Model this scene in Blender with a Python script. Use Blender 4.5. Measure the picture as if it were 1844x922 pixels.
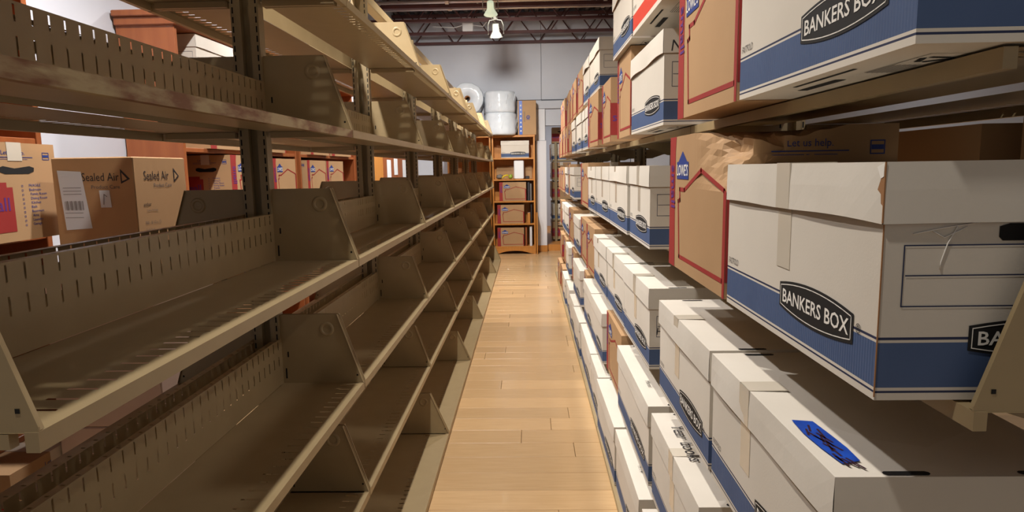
import bpy, math, random
from mathutils import Matrix, Vector, noise
R = random.Random(7)
for o in list(bpy.data.objects): bpy.data.objects.remove(o)
scene = bpy.context.scene
col = scene.collection
EYE = 1.31            # camera height; most z values below are floor based

# ------------------------------------------------------------------ camera, world, lights, exposure
cd = bpy.data.cameras.new('camera'); cam = bpy.data.objects.new('camera', cd); col.objects.link(cam)
cd.sensor_width = 36; cd.lens = 36*1173.4/1844; cd.clip_start = .02; cd.clip_end = 100
cam.matrix_world = Matrix.Translation((0, 0, EYE)) @ Matrix.Rotation(.0267, 4, 'Z') @ Matrix.Rotation(math.pi/2-.1341, 4, 'X') @ Matrix.Rotation(-.0166, 4, 'Z')
scene.camera = cam
w = bpy.data.worlds.new('world'); scene.world = w; w.use_nodes = True
w.node_tree.nodes['Background'].inputs[0].default_value = (1, .95, .9, 1)
w.node_tree.nodes['Background'].inputs[1].default_value = .2
vs = scene.view_settings
vs.view_transform = 'Standard'; vs.look = 'None'; vs.gamma = 1; vs.use_curve_mapping = False; vs.exposure = .06

AISLE_TRACK_X, TRACK_Z = -.40, EYE+1.72
# (x, y, aim point, watts, colour, cone degrees)
WARM, COOL = (1, .94, .86), (1, .95, .92)
SPOTS_AISLE = [(-.385, .35, (-.05, .75, .2), 58, WARM, 128), (-.39, 1.9, (-.05, 2.1, .2), 90, WARM, 128), (-.385, 3.6, (0, 3.9, .2), 106, WARM, 128),
               (-.385, 5.3, (0, 5.6, .2), 116, WARM, 128)]
SPOTS_LEFT = [(-.98, 2.35, (-1.3, 2.3, .5), 215, COOL, 140), (-1.0, 4.4, (-1.3, 4.5, .5), 180, COOL, 140),
              (-1.0, 6.3, (-1.3, 7.2, .6), 175, COOL, 140)]
SPOTS_RIGHT = [(1.5, 1.2, (1.6, 1.6, .5), 70, COOL, 125), (1.5, 4.4, (1.6, 4.8, .5), 35, COOL, 125)]

# ------------------------------------------------------------------ helpers
def link(o, parent=None):
    col.objects.link(o)
    if parent: o.parent = parent
    return o
def tag(o, label=None, cat=None, group=None, kind=None):
    if label: o['label'] = label
    if cat: o['category'] = cat
    if group: o['group'] = group
    if kind: o['kind'] = kind
    return o
def empty(name, loc=(0, 0, 0), rz=0):
    o = bpy.data.objects.new(name, None); o.location = loc; o.rotation_euler = (0, 0, rz); o.empty_display_size = .05
    return link(o)
def put(name, mesh, parent=None, loc=(0, 0, 0), rot=(0, 0, 0), scale=(1, 1, 1)):
    o = bpy.data.objects.new(name, mesh); o.location = loc; o.rotation_euler = rot; o.scale = scale
    return link(o, parent)

_txt = {}
def text_geo(s, shear=0, bold=0):
    k = (s, shear, bold)
    if k in _txt: return _txt[k]
    c = bpy.data.curves.new('t', 'FONT'); c.body = s; c.size = 1; c.shear = shear; c.resolution_u = 2; c.offset = bold
    c.align_x = 'CENTER'
    o = bpy.data.objects.new('t', c); col.objects.link(o)
    bpy.context.view_layer.update()
    e = o.evaluated_get(bpy.context.evaluated_depsgraph_get()); me = e.to_mesh()
    v = [(p.co.x, p.co.y) for p in me.vertices]; f = [tuple(p.vertices) for p in me.polygons]
    e.to_mesh_clear(); bpy.data.objects.remove(o); bpy.data.curves.remove(c)
    _txt[k] = (v, f); return v, f

class MB:
    def __init__(s): s.v = []; s.f = []; s.m = []
    def face(s, pts, mi=0):
        n = len(s.v); s.v += [tuple(p) for p in pts]; s.f.append(tuple(range(n, n+len(pts)))); s.m.append(mi)
    def box(s, x0, x1, y0, y1, z0, z1, mi=0, skip=''):
        n = len(s.v)
        s.v += [(x0,y0,z0),(x1,y0,z0),(x1,y1,z0),(x0,y1,z0),(x0,y0,z1),(x1,y0,z1),(x1,y1,z1),(x0,y1,z1)]
        F = {'b':(0,3,2,1),'t':(4,5,6,7),'n':(0,1,5,4),'r':(1,2,6,5),'f':(2,3,7,6),'l':(3,0,4,7)}
        for k, q in F.items():
            if k in skip: continue
            s.f.append(tuple(n+i for i in q)); s.m.append(mi)
    def bevbox(s, x0, x1, y0, y1, z0, z1, b=.003, mi=0):
        # box with chamfered edges
        n = len(s.v); pts = []
        for z, i in ((z0, b), (z0+b, 0), (z1-b, 0), (z1, b)):
            x0_, x1_, y0_, y1_ = x0+i, x1-i, y0+i, y1-i
            pts += [(x0_+b,y0_,z),(x1_-b,y0_,z),(x1_,y0_+b,z),(x1_,y1_-b,z),(x1_-b,y1_,z),(x0_+b,y1_,z),(x0_,y1_-b,z),(x0_,y0_+b,z)]
        s.v += pts
        for r in range(3):
            for i in range(8):
                a = n+r*8+i; c = n+r*8+(i+1) % 8
                s.f.append((a, c, c+8, a+8)); s.m.append(mi)
        s.f.append(tuple(n+7-i for i in range(8))); s.m.append(mi)
        s.f.append(tuple(n+24+i for i in range(8))); s.m.append(mi)
    def tube(s, path, r, seg=8, mi=0, caps=True):
        P = [Vector(p) for p in path]; n = len(s.v); up = Vector((0, 0, 1))
        for i, p in enumerate(P):
            d = (P[min(i+1, len(P)-1)]-P[max(i-1, 0)]).normalized()
            a = d.cross(up)
            if a.length < 1e-3: a = d.cross(Vector((0, 1, 0)))
            a.normalize(); b = d.cross(a)
            for k in range(seg):
                t = 2*math.pi*k/seg; s.v.append(tuple(p+a*(r*math.cos(t))+b*(r*math.sin(t))))
        for i in range(len(P)-1):
            for k in range(seg):
                a = n+i*seg+k; b = n+i*seg+(k+1) % seg
                s.f.append((a, b, b+seg, a+seg)); s.m.append(mi)
        if caps:
            s.f.append(tuple(n+k for k in range(seg))[::-1]); s.m.append(mi)
            s.f.append(tuple(n+(len(P)-1)*seg+k for k in range(seg))); s.m.append(mi)
    def lathe(s, prof, seg=20, mi=0, M=None):
        n = len(s.v); M = M or Matrix.Identity(4)
        for r, z in prof:
            for k in range(seg):
                t = 2*math.pi*k/seg; s.v.append(tuple(M @ Vector((r*math.cos(t), r*math.sin(t), z))))
        for i in range(len(prof)-1):
            for k in range(seg):
                a = n+i*seg+k; b = n+i*seg+(k+1) % seg
                s.f.append((a, b, b+seg, a+seg)); s.m.append(mi)
    def poly(s, pts2, O, u, v, mi=0):
        O, u, v = Vector(O), Vector(u), Vector(v)
        s.face([O+u*a+v*b for a, b in pts2], mi)
    def line(s, pts2, wd, O, u, v, mi=0, close=False):
        # stroked polyline on a plane
        n = len(pts2)
        for i in range(n if close else n-1):
            a = Vector(pts2[i]); b = Vector(pts2[(i+1) % n]); d = (b-a).normalized(); q = Vector((-d.y, d.x))*wd/2; e = d*wd*.45
            s.poly([a-e-q, b+e-q, b+e+q, a-e+q], O, u, v, mi)
    def text(s, t, O, u, v, h, mi=0, shear=0, bold=0, sx=1, rot=0):
        vv, ff = text_geo(t, shear, bold); n = len(s.v); O, u, v = Vector(O), Vector(u), Vector(v)
        c, q = math.cos(rot), math.sin(rot)
        for a, b in vv:
            a *= h*1.42*sx; b *= h*1.42
            s.v.append(tuple(O+u*(a*c-b*q)+v*(a*q+b*c)))
        for f in ff: s.f.append(tuple(n+i for i in f)); s.m.append(mi)
    def slots(s, u0, u1, n, wslot, v0, v1, s0, s1, fn, mi=0):
        # a sheet strip with n real slots cut through it
        p = (u1-u0)/n
        Q = lambda a, b, c, d: s.face([fn(a, c), fn(b, c), fn(b, d), fn(a, d)], mi)
        for i in range(n):
            a = u0+i*p; m0 = a+p/2-wslot/2; m1 = m0+wslot
            Q(a, m0, v0, v1); Q(m1, a+p, v0, v1); Q(m0, m1, v0, s0); Q(m0, m1, s1, v1)
    def mesh(s, name, mats, smooth=False):
        me = bpy.data.meshes.new(name); me.from_pydata(s.v, [], s.f)
        for m in mats: me.materials.append(m)
        me.polygons.foreach_set('material_index', s.m)
        if smooth: me.polygons.foreach_set('use_smooth', [True]*len(s.f))
        me.update(); return me
    def obj(s, name, mats, parent=None, smooth=False, loc=(0, 0, 0), rot=(0, 0, 0)):
        return put(name, s.mesh(name, mats if isinstance(mats, (list, tuple)) else [mats], smooth), parent, loc, rot)

# ------------------------------------------------------------------ materials
def mat(name, c, rough=.6, c2=None, nscale=8, amt=.5, bump=0, bscale=60, metal=0, spec=.5, wave=None, stretch=(1, 1, 1), rnd=0, trans=0, coat=0):
    m = bpy.data.materials.new(name); m.use_nodes = True; nt = m.node_tree; N = nt.nodes; Lk = nt.links
    b = N['Principled BSDF']; b.inputs['Roughness'].default_value = rough; b.inputs['Metallic'].default_value = metal
    b.inputs['Specular IOR Level'].default_value = spec; b.inputs['Coat Weight'].default_value = coat
    b.inputs['Transmission Weight'].default_value = trans
    b.inputs['Base Color'].default_value = (*c, 1)
    if c2 or bump or wave:
        tc = N.new('ShaderNodeTexCoord'); mp = N.new('ShaderNodeMapping'); mp.inputs['Scale'].default_value = stretch
        Lk.new(tc.outputs['Object'], mp.inputs[0])
    src = None
    if c2:
        nz = N.new('ShaderNodeTexNoise'); nz.inputs['Scale'].default_value = nscale; nz.inputs['Detail'].default_value = 5
        Lk.new(mp.outputs[0], nz.inputs['Vector'])
        rp = N.new('ShaderNodeValToRGB'); rp.color_ramp.elements[0].position = .5-amt/2; rp.color_ramp.elements[1].position = .5+amt/2
        rp.color_ramp.elements[0].color = (*c, 1); rp.color_ramp.elements[1].color = (*c2, 1)
        Lk.new(nz.outputs[0], rp.inputs[0]); src = rp.outputs[0]
        if rnd:
            oi = N.new('ShaderNodeObjectInfo'); hs = N.new('ShaderNodeHueSaturation'); mr = N.new('ShaderNodeMapRange')
            mr.inputs['To Min'].default_value = 1-rnd; mr.inputs['To Max'].default_value = 1+rnd
            Lk.new(oi.outputs['Random'], mr.inputs[0]); Lk.new(mr.outputs[0], hs.inputs['Value']); Lk.new(src, hs.inputs['Color']); src = hs.outputs[0]
            va = N.new('ShaderNodeVectorMath'); va.operation = 'ADD'; Lk.new(tc.outputs['Object'], va.inputs[0])
            cb = N.new('ShaderNodeCombineXYZ'); m2 = N.new('ShaderNodeMath'); m2.operation = 'MULTIPLY'; m2.inputs[1].default_value = 37
            Lk.new(oi.outputs['Random'], m2.inputs[0]); Lk.new(m2.outputs[0], cb.inputs[0]); Lk.new(m2.outputs[0], cb.inputs[2]); Lk.new(cb.outputs[0], va.inputs[1])
            Lk.new(va.outputs[0], mp.inputs[0])
        Lk.new(src, b.inputs['Base Color'])
    if bump or wave:
        bp = N.new('ShaderNodeBump'); bp.inputs['Strength'].default_value = bump or .2; bp.inputs['Distance'].default_value = .002
        if wave:
            wv = N.new('ShaderNodeTexWave'); wv.bands_direction = wave[0]; wv.inputs['Scale'].default_value = wave[1]; wv.inputs['Distortion'].default_value = .6
            Lk.new(tc.outputs['Object'], wv.inputs['Vector']); Lk.new(wv.outputs[1], bp.inputs['Height'])
        else:
            n2 = N.new('ShaderNodeTexNoise'); n2.inputs['Scale'].default_value = bscale; n2.inputs['Detail'].default_value = 3
            Lk.new(mp.outputs[0], n2.inputs['Vector']); Lk.new(n2.outputs[0], bp.inputs['Height'])
        Lk.new(bp.outputs[0], b.inputs['Normal'])
    return m
def srgb(r, g, b):
    f = lambda x: (x/255/12.92) if x/255 <= .04045 else ((x/255+.055)/1.055)**2.4
    return (f(r), f(g), f(b))
S = srgb
PAINT = mat('shelf_paint', S(163, 143, 107), .4, S(154, 134, 99), 14, .6)
PAINT_D = mat('post_paint', S(150, 133, 101), .4, S(140, 123, 93), 9, .6)
RUSTY = mat('rusted_paint', S(168, 150, 114), .5, S(112, 70, 40), 30, .2, .1, 200, stretch=(1, .35, 1.4))
BLACK = mat('black', S(16, 15, 16), .7)
HOLE = mat('dark_hole', S(14, 11, 10), .9)
WBOARD = mat('white_board', S(214, 206, 193), .72, S(204, 195, 181), 5, .7, .05, 300, rnd=.03)
WBOARD_L = mat('white_board_lid', S(218, 211, 199), .7, S(207, 199, 186), 6, .7, .06, 160, rnd=.03)
BLUE = mat('blue_ink', S(72, 92, 130), .65, S(63, 83, 120), 12, .7, .25, wave=('Y', 55))
NAVY = mat('navy_ink', S(34, 42, 74), .65)
KRAFT = mat('kraft', S(180, 144, 104), .72, S(168, 132, 93), 5, .7, .06, 240, rnd=.06)
KRAFT_E = mat('kraft_edge', S(150, 106, 66), .8)
RED = mat('red_ink', S(156, 46, 42), .65, S(144, 40, 37), 8, .6)
LBLUE = mat('logo_blue', S(36, 58, 128), .6)
PURPLE = mat('purple_ink', S(92, 44, 118), .6)
WINK = mat('white_ink', S(232, 228, 220), .6)
GINK = mat('grey_ink', S(110, 104, 102), .7)
PINK = mat('pink_carton', S(226, 178, 160), .7, S(214, 160, 142), 4, .6, rnd=.05)
TAPE = mat('clear_tape', S(206, 196, 178), .2, S(212, 203, 188), 9, .5, coat=.4)
BTAPE = mat('blue_tape', S(30, 82, 190), .35, S(22, 60, 150), 40, .4)
MAPLE = mat('maple_floor', S(214, 180, 134), .3, S(198, 160, 114), 6, .7, .04, 60, stretch=(1.2, 14, 1), rnd=.13, coat=.15)
GAP = mat('floor_gap', S(96, 64, 40), .7)
OAK = mat('oak_wood', S(206, 142, 70), .42, S(188, 122, 54), 5, .7, .05, 40, stretch=(8, 8, .7), rnd=.04)
CHERRY = mat('cherry_wood', S(158, 92, 50), .4, S(134, 72, 38), 4, .7, .05, 40, stretch=(8, 8, .7))
WALL = mat('painted_wall', S(206, 209, 217), .75, S(198, 201, 210), 3, .6, .04, 120)
WALLB = mat('pale_wall', S(205, 208, 216), .7, S(197, 200, 209), 2, .6, .03, 120)
TRIMW = mat('white_trim', S(222, 222, 226), .5)
JOIST = mat('joist_red', S(92, 52, 50), .55, S(74, 42, 42), 10, .6)
DECK = mat('deck_metal', S(120, 110, 106), .6, S(98, 88, 86), 3, .7)
PIPE = mat('conduit', S(190, 180, 176), .35, metal=.6)
LAMPW = mat('lamp_enamel', S(168, 170, 162), .4)
FILM = mat('plastic_film', S(214, 222, 230), .16, S(232, 238, 244), 9, .5, .7, 26, coat=.5)
FOAM = mat('white_foam', S(228, 230, 232), .5)
GREY = mat('grey_cloth', S(120, 116, 112), .7)
YEL = mat('yellow_plastic', S(232, 205, 40), .45)
GRN = mat('green_plastic', S(150, 176, 60), .5)
DARK = mat('dark_cover', S(46, 44, 48), .6)
PAPER = mat('paper', S(226, 230, 236), .6)
EMIT = bpy.data.materials.new('bulb'); EMIT.use_nodes = True
EMIT.node_tree.nodes['Principled BSDF'].inputs['Emission Color'].default_value = (1, .93, .8, 1)
EMIT.node_tree.nodes['Principled BSDF'].inputs['Emission Strength'].default_value = 6

ORD = ['first', 'second', 'third', 'fourth', 'fifth', 'sixth', 'seventh', 'eighth', 'ninth', 'tenth', 'eleventh', 'twelfth', 'thirteenth', 'fourteenth', 'fifteenth', 'sixteenth', 'seventeenth']

# ------------------------------------------------------------------ the setting: floor, walls, ceiling
XW0, XW1, YN, YE = -2.02, 2.7, -1.2, 10.25
m = MB(); m.box(XW0-.1, XW1+.1, YN, YE+.1, -.06, -.012)
floor = tag(m.obj('floor', GAP), 'light maple plank floor', kind='structure')
PW = .155
plank_meshes = {}
def plank(L):
    L = round(L, 2)
    if L not in plank_meshes:
        b = MB(); b.bevbox(.001, L-.001, .001, PW-.001, -.012, 0, .0012); plank_meshes[L] = b.mesh('plank', [MAPLE])
    return plank_meshes[L]
y = YN; i = 0
while y < YE-.01:
    cuts = [-2.0, -1.05+R.choice([-.25, 0, .3]), R.choice([-.32, -.18, -.05, .1, .2, .28, .34, -.6]), 1.25, 2.68]
    for a, b_ in zip(cuts[:-1], cuts[1:]):
        if y < 8.9 or a > -1.5:
            put('plank', plank(b_-a), floor, (a, y, 0))
    y += PW; i += 1
def struct(name, mb, mats): return tag(mb.obj(name, mats), kind='structure')
m = MB(); m.box(XW0-.12, XW0, YN, YE+.1, 0, 3.7); struct('wall_left', m, WALLB)
m = MB(); m.box(XW1, XW1+.12, YN, YE+.1, 0, 3.7); struct('wall_right', m, WALLB)
OX0, OX1, OZ = .275, 1.6, EYE+.64
m = MB()
m.box(XW0, OX0, YE+.012, YE+.12, 0, 3.7); m.box(OX1, XW1, YE+.012, YE+.12, 0, 3.7); m.box(OX0, OX1, YE+.012, YE+.12, OZ, 3.7)
wend = struct('wall_end', m, mat('wall_joint', S(90, 92, 100), .8))
for (a, b_, c, d) in [(XW0, .215, 2.345, 3.6), (.221, 1.45, 2.345, 3.6), (1.456, XW1, 2.345, 3.6), (XW0, -.62, 0, 2.335), (-.614, .215, 0, 2.335), (OX1, XW1, 0, 2.335), (.221, OX1, OZ, 2.20)]:
    q = MB(); q.bevbox(a, b_, YE-.004, YE+.012, c, d, .002); q.obj('panel', WALL, wend)
m = MB(); m.bevbox(.12, .285, YE-.07, YE+.02, 0, 1.72, .004); m.bevbox(.105, .27, YE-.055, YE+.02, 1.722, 2.2, .004); struct('trim_1', m, TRIMW)
m = MB(); m.bevbox(.09, XW1, YE-.05, YE+.01, 2.205, 2.325, .004); struct('trim_2', m, WALL)
m = MB(); m.bevbox(.10, .292, YE-.085, YE-.07, .0, .10, .003); struct('baseboard_end', m, OAK)
# room beyond the opening, one step higher
m = MB(); m.box(OX0-.3, 2.6, YE+.12, 13.6, .05, .10); m.box(OX0, OX1, YE+.02, YE+.12, 0, .10); struct('floor_raised', m, OAK)
m = MB(); m.box(OX0-.4, OX0-.3, YE+.12, 13.6, .1, 3); struct('wall_annex_left', m, WALLB)
m = MB(); m.box(OX0-.4, 2.6, 13.6, 13.7, .1, 3); struct('wall_annex_end', m, WALLB)
m = MB(); m.box(OX0-.4, 2.6, YE+.12, 13.7, 2.6, 2.66); struct('ceiling_annex', m, WALLB)
# roof deck with ribs and open web joists
m = MB(); x = XW0-.1; ZC = EYE+2.32
while x < XW1+.1:
    pr = [(x, ZC), (x+.05, ZC), (x+.065, ZC+.045), (x+.135, ZC+.045), (x+.15, ZC)]
    for (a, za), (b_, zb) in zip(pr[:-1], pr[1:]): m.face([(a, YN, za), (a, YE+.1, za), (b_, YE+.1, zb), (b_, YN, zb)])
    x += .15
struct('ceiling', m, DECK)
JY = [10.15, 9.42, 8.62, 7.9, 7.1, 6.3, 5.5, 4.7, 3.9, 3.1, 2.3, 1.5, .7]
mj = {}
ZJ = EYE+1.86
b0 = MB(); b0.box(XW0, XW1, -.035, -.008, 0, .035); b0.box(XW0, XW1, .008, .035, 0, .035)
t0 = MB(); t0.box(XW0, XW1, -.035, -.008, .40, .44); t0.box(XW0, XW1, .008, .035, .40, .44)
bm_, tm_ = b0.mesh('bottom_chord', [JOIST]), t0.mesh('top_chord', [JOIST])
wb = MB(); wb.tube([(-.31, 0, .41), (-.03, 0, .035), (0, 0, .02), (.03, 0, .035), (.31, 0, .41)], .0095, 6); wm_ = wb.mesh('web_bar', [JOIST], True)
for k, jy in enumerate(JY):
    e = tag(empty('roof_joist', (0, jy, ZJ)), f'dark red open web steel roof joist, {ORD[k]} from the end wall', 'joist', 'dark red roof joists')
    put('bottom_chord', bm_, e); put('top_chord', tm_, e)
    if jy > 5:
        x = XW0+.33+(k % 3)*.14
        while x < XW1-.3:
            put('web_bar', wm_, e, (x, 0, 0)); x += .62
for n_, (yy, zz, r_) in enumerate([(8.02, ZJ+.02, .017), (7.72, ZJ+.03, .02)]):
    m = MB(); m.tube([(XW0, yy, zz), (XW1, yy, zz)], r_, 10)
    o = m.obj('ceiling_pipe', PIPE, smooth=True)
    tag(o, ['thin silver conduit crossing under the roof joists', 'thicker grey pipe running just above the silver conduit'][n_], 'pipe')
    for cx in (-.9, .9):
        c = MB(); c.tube([(cx-.02, yy, zz), (cx+.02, yy, zz)], r_*1.5, 10); c.obj('coupling', PIPE, o)
m = MB(); m.bevbox(-.89, -.74, 9.385, 9.455, EYE+1.8955, EYE+2.02, .006)
o = tag(m.obj('junction_box', FOAM), 'small off-white junction box wired between the roof joists', 'junction box')
m = MB(); m.tube([(-1.3, 9.40, EYE+1.97), (-1.0, 9.40, EYE+1.95), (-.89, 9.40, EYE+1.98)], .006, 6); m.tube([(-.74, 9.40, EYE+1.98), (-.6, 9.40, EYE+1.96), (-.42, 9.0, EYE+2.06)], .006, 6)
m.obj('wire', FOAM, o, True)
m = MB(); m.tube([(-.72, 7.3, EYE+2.2), (-.68, 7.5, EYE+2.02), (-.6, 7.9, EYE+1.95), (-.44, 8.3, EYE+1.85), (-.34, 8.6, EYE+1.78)], .011, 7)
tag(m.obj('lamp_cable', LAMPW, smooth=True), 'pale flexible cable looping down to the caged ceiling spotlight', 'cable')

# ------------------------------------------------------------------ track lights
def aim(o, p, t):
    o.location = p; o.rotation_euler = (Vector(t)-Vector(p)).to_track_quat('-Z', 'Y').to_euler()
sh = MB(); sh.lathe([(.001, .135), (.03, .135), (.034, .13), (.036, .06), (.05, .035), (.072, 0), (.069, 0), (.047, .035), (.030, .055), (.001, .056)], 20)
shade_me = sh.mesh('shade', [LAMPW], True)
bu = MB(); bu.lathe([(.001, .012), (.03, .014), (.044, .03), (.030, .052)], 16); bulb_me = bu.mesh('bulb', [EMIT], True)
yo = MB(); yo.tube([(-.078, 0, .03), (-.08, 0, .12), (-.06, 0, .165), (0, 0, .175), (.06, 0, .165), (.08, 0, .12), (.078, 0, .03)], .006, 7)
yoke_me = yo.mesh('yoke', [LAMPW], True)
ne = MB(); ne.lathe([(.001, .24), (.02, .24), (.022, .2), (.022, .18), (.012, .17), (.001, .17)], 14); neck_me = ne.mesh('neck', [LAMPW], True)
def spotlight(x, y, z, target, watt, c, cone, label, cat='spotlight', group=None, blend=.75, scale=1.0, rad=.035, hang=None):
    hang = hang or ZC
    e = empty('spotlight', (x, y, z)); e.rotation_euler = (Vector(target)-Vector((x, y, z))).to_track_quat('-Z', 'Y').to_euler(); e.scale = (scale,)*3
    tag(e, label, cat, group)
    put('shade', shade_me, e); put('bulb', bulb_me, e); put('yoke', yoke_me, e); put('neck', neck_me, e)
    M = Matrix.Translation(e.location) @ e.rotation_euler.to_matrix().to_4x4() @ Matrix.Scale(scale, 4); Mi = M.inverted()
    top = M @ Vector((0, 0, .235)); st = MB(); st.tube([Vector((0, 0, .235)), Mi @ Vector((top.x, top.y, hang))], .007, 8); st.obj('stem', LAMPW, e, True)
    if watt:
        ld = bpy.data.lights.new('spot', 'SPOT'); ld.energy = watt; ld.color = c; ld.spot_size = math.radians(cone); ld.spot_blend = blend; ld.shadow_soft_size = rad
        lo = bpy.data.objects.new('spot_beam', ld); link(lo, e); lo.location = (0, 0, -.006)
    return e
ORDL = lambda k: ORD[k]
for k, (x, y, t, wt, c, cone) in enumerate(SPOTS_AISLE):
    spotlight(x, y, TRACK_Z-.27, t, wt, c, cone, f'white track spotlight above the aisle, {ORD[k]} from the camera end', hang=TRACK_Z+.005)
for k, (x, y, t, wt, c, cone) in enumerate(SPOTS_LEFT):
    spotlight(x, y, EYE+1.62, t, wt, c, cone, f'white spotlight above the aisle behind the empty rack, {ORD[k]} from camera')
for k, (x, y, t, wt, c, cone) in enumerate(SPOTS_RIGHT):
    spotlight(x, y, EYE+1.62, t, wt, c, cone, f'white spotlight above the aisle behind the box rack, {ORD[k]} from camera')
lamp1 = spotlight(-.365, 7.0, EYE+1.575, (-.38, 8.2, 1.1), 265, (1, .95, .88), 150, 'greenish white track spotlight head tipped toward the end wall', blend=.5, rad=.075)
spotlight(-.355, 7.95, EYE+1.53, (-.30, 8.75, .3), 85, (1, .93, .84), 120, 'caged white spotlight hanging lowest, nearest the end wall', scale=1.15)
GLOW = bpy.data.materials.new('glowing_shade'); GLOW.use_nodes = True; gb = GLOW.node_tree.nodes['Principled BSDF']
gb.inputs['Base Color'].default_value = (.6, .66, .5, 1); gb.inputs['Emission Color'].default_value = (.9, 1, .72, 1); gb.inputs['Emission Strength'].default_value = .55
gm = shade_me.copy(); gm.materials[0] = GLOW
for ch in lamp1.children:
    if ch.name.startswith('shade'): ch.data = gm
m = MB(); m.bevbox(-.385, -.345, -.6, 7.05, TRACK_Z, TRACK_Z+.035, .004)
o = tag(m.obj('light_track', LAMPW), 'long white lighting track above the aisle', 'light track')
m = MB(); m.tube([(-.365, 7.05, TRACK_Z+.01), (-.36, 7.5, TRACK_Z+.02), (-.34, 7.95, TRACK_Z+.02)], .008, 7); m.obj('feed_cord', LAMPW, o, True)
ld = bpy.data.lights.new('annex', 'AREA'); ld.energy = 30; ld.size = .6
lo = bpy.data.objects.new('annex_ceiling_light', ld); link(lo); lo.location = (.9, 11.9, 2.55)

# ------------------------------------------------------------------ steel library shelving
BAY, D = 1.2192, .234
LB = BAY-.006
def tray_mesh(mats, D=D, base=False, stop=True):
    b = MB(); L = LB; n = 35
    b.box(0, .014, 0, L, -.021, 0, len(mats)-1)                                    # hollow front lip
    b.face([(.014, 0, -.001), (.02, 0, -.001), (.02, L, -.001), (.014, L, -.001)])
    if base:
        s0, s1, s2, s3 = .085, .091, .112, .125
        b.face([(.014, 0, -.001), (.085, 0, -.001), (.085, L, -.001), (.014, L, -.001)])
    else: s0, s1, s2, s3 = .02, .027, .064, .085
    b.slots(.012, L-.012, n, .005, s0, s3, s1, s2, lambda u, v: (v, u, -.001))
    b.face([(s0, 0, -.001), (s3, 0, -.001), (s3, .012, -.001), (s0, .012, -.001)])
    b.face([(s0, L-.012, -.001), (s3, L-.012, -.001), (s3, L, -.001), (s0, L, -.001)])
    b.face([(s3, 0, -.001), (D, 0, -.001), (D, L, -.001), (s3, L, -.001)])
    H = .132
    if not stop: return b.mesh('tray', mats)
    b.slots(.012, L-.012, n, .004, 0, .09, .056, .084, lambda u, v: (D, u, v))
    b.slots(.012, L-.012, n, .004, .09, H, .104, .128, lambda u, v: (D, u, v))
    for a, c in ((0, .012), (L-.012, L)): b.face([(D, a, 0), (D, c, 0), (D, c, H), (D, a, H)])
    b.slots(.046, L-.046, n-2, .004, 0, .016, .004, .011, lambda u, v: (D+v, u, H))
    b.box(.03, D-.01, 0, .012, -.018, -.002, 0); b.box(.03, D-.01, L-.012, L, -.018, -.002, 0)   # end stiffeners
    if base: b.box(.002, .02, 0, L, -.035, -.021, 0); b.box(D-.02, D, 0, L, -.035, -.002, 0)
    return b.mesh('tray', mats)
TRAY = tray_mesh([PAINT]); TRAY_R = tray_mesh([PAINT, RUSTY]); TRAY_B = tray_mesh([PAINT], .312, True); TRAY_N = tray_mesh([PAINT], D, False, False); TRAY_BN = tray_mesh([PAINT], .36, True, False)
def bracket_mesh(D=D, s=1):
    # end plate with a sloping front edge, folded flange, pressed ring and hook slots; s = side the flange folds to
    b = MB(); H = .2; t = .0022; x1 = .067*D/.234 if D < .3 else .085
    out = [(0, -.002), (0, .004), (x1-.004, H-.006), (x1, H-.001), (x1+.008, H), (D-.003, H), (D, H-.003), (D, -.002)]
    n = len(b.v)
    for yy in (0, t): b.v += [(a, yy*s, c) for a, c in out]
    k = len(out)
    b.f.append(tuple(range(n, n+k))); b.m.append(0); b.f.append(tuple(range(n+2*k-1, n+k-1, -1))); b.m.append(0)
    for i in range(k):
        j = (i+1) % k; b.f.append((n+i, n+j, n+k+j, n+k+i)); b.m.append(0)
    q = Vector((x1, H)).normalized()
    b.face([(0, 0, 0), (x1, 0, H), (x1+.001, .009*s, H), (.001, .009*s, 0)]); b.face([(0, 0, -.002), (D, 0, -.002), (D, .012*s, -.002), (0, .012*s, -.002)])
    for yy, sg in ((-.0006*s, -s), (t*s+.0006*s, s)):
        pr = [(.011, 0), (.014, .0022), (.018, .0022), (.022, 0)]
        M = Matrix.Translation((x1+.034, yy, .157)) @ Matrix.Rotation(math.pi/2*(1 if sg < 0 else -1), 4, 'X')
        b.lathe(pr, 18, 0, M)
        for hx, hz, wv, hv in ((.016, .018, .005, .005), (D-.02, .075, .004, .016), (D-.012, .012, .004, .03)):
            b.face([(hx, yy, hz), (hx+wv, yy, hz), (hx+wv, yy, hz+hv), (hx, yy, hz+hv)], 1)
    return b.mesh('bracket', [PAINT, HOLE])
BR = {(d, s): bracket_mesh(d, s) for d in (D, .312) for s in (1, -1)}
am_ = MB(); am_.face([(.03, 0, -.003), (D, 0, -.003), (D, 0, -.06), (.2, 0, -.06)]); am_.face([(.03, .003, -.003), (.2, .003, -.06), (D, .003, -.06), (D, .003, -.003)]); am_.face([(.03, 0, -.003), (.2, 0, -.06), (.2, .003, -.06), (.03, .003, -.003)])
ARM = am_.mesh('support_arm', [PAINT_D])
def steel_shelf(front_x, y0, z, face, label, group, depth=D, rust=False, plain=False, plates=True):
    # face +1: opens toward +X, -1: opens toward -X
    e = empty('steel_shelf', (front_x, y0+(BAY-.003 if face > 0 else .003), z), math.pi if face > 0 else 0)
    tag(e, label, 'shelf', group)
    put('tray', (TRAY_BN if depth > .3 else TRAY_N) if plain else TRAY_B if depth > .3 else (TRAY_R if rust else TRAY), e)
    if plates: put('bracket', BR[(depth, 1)], e, (0, .001, .001))
    if not plain: put('bracket', BR[(depth, -1)], e, (0, LB-.001, .001))
    else:
        for yy in (.02, LB-.024): put('support_arm', ARM, e, (0, yy, 0))
    return e
pm = MB()
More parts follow.
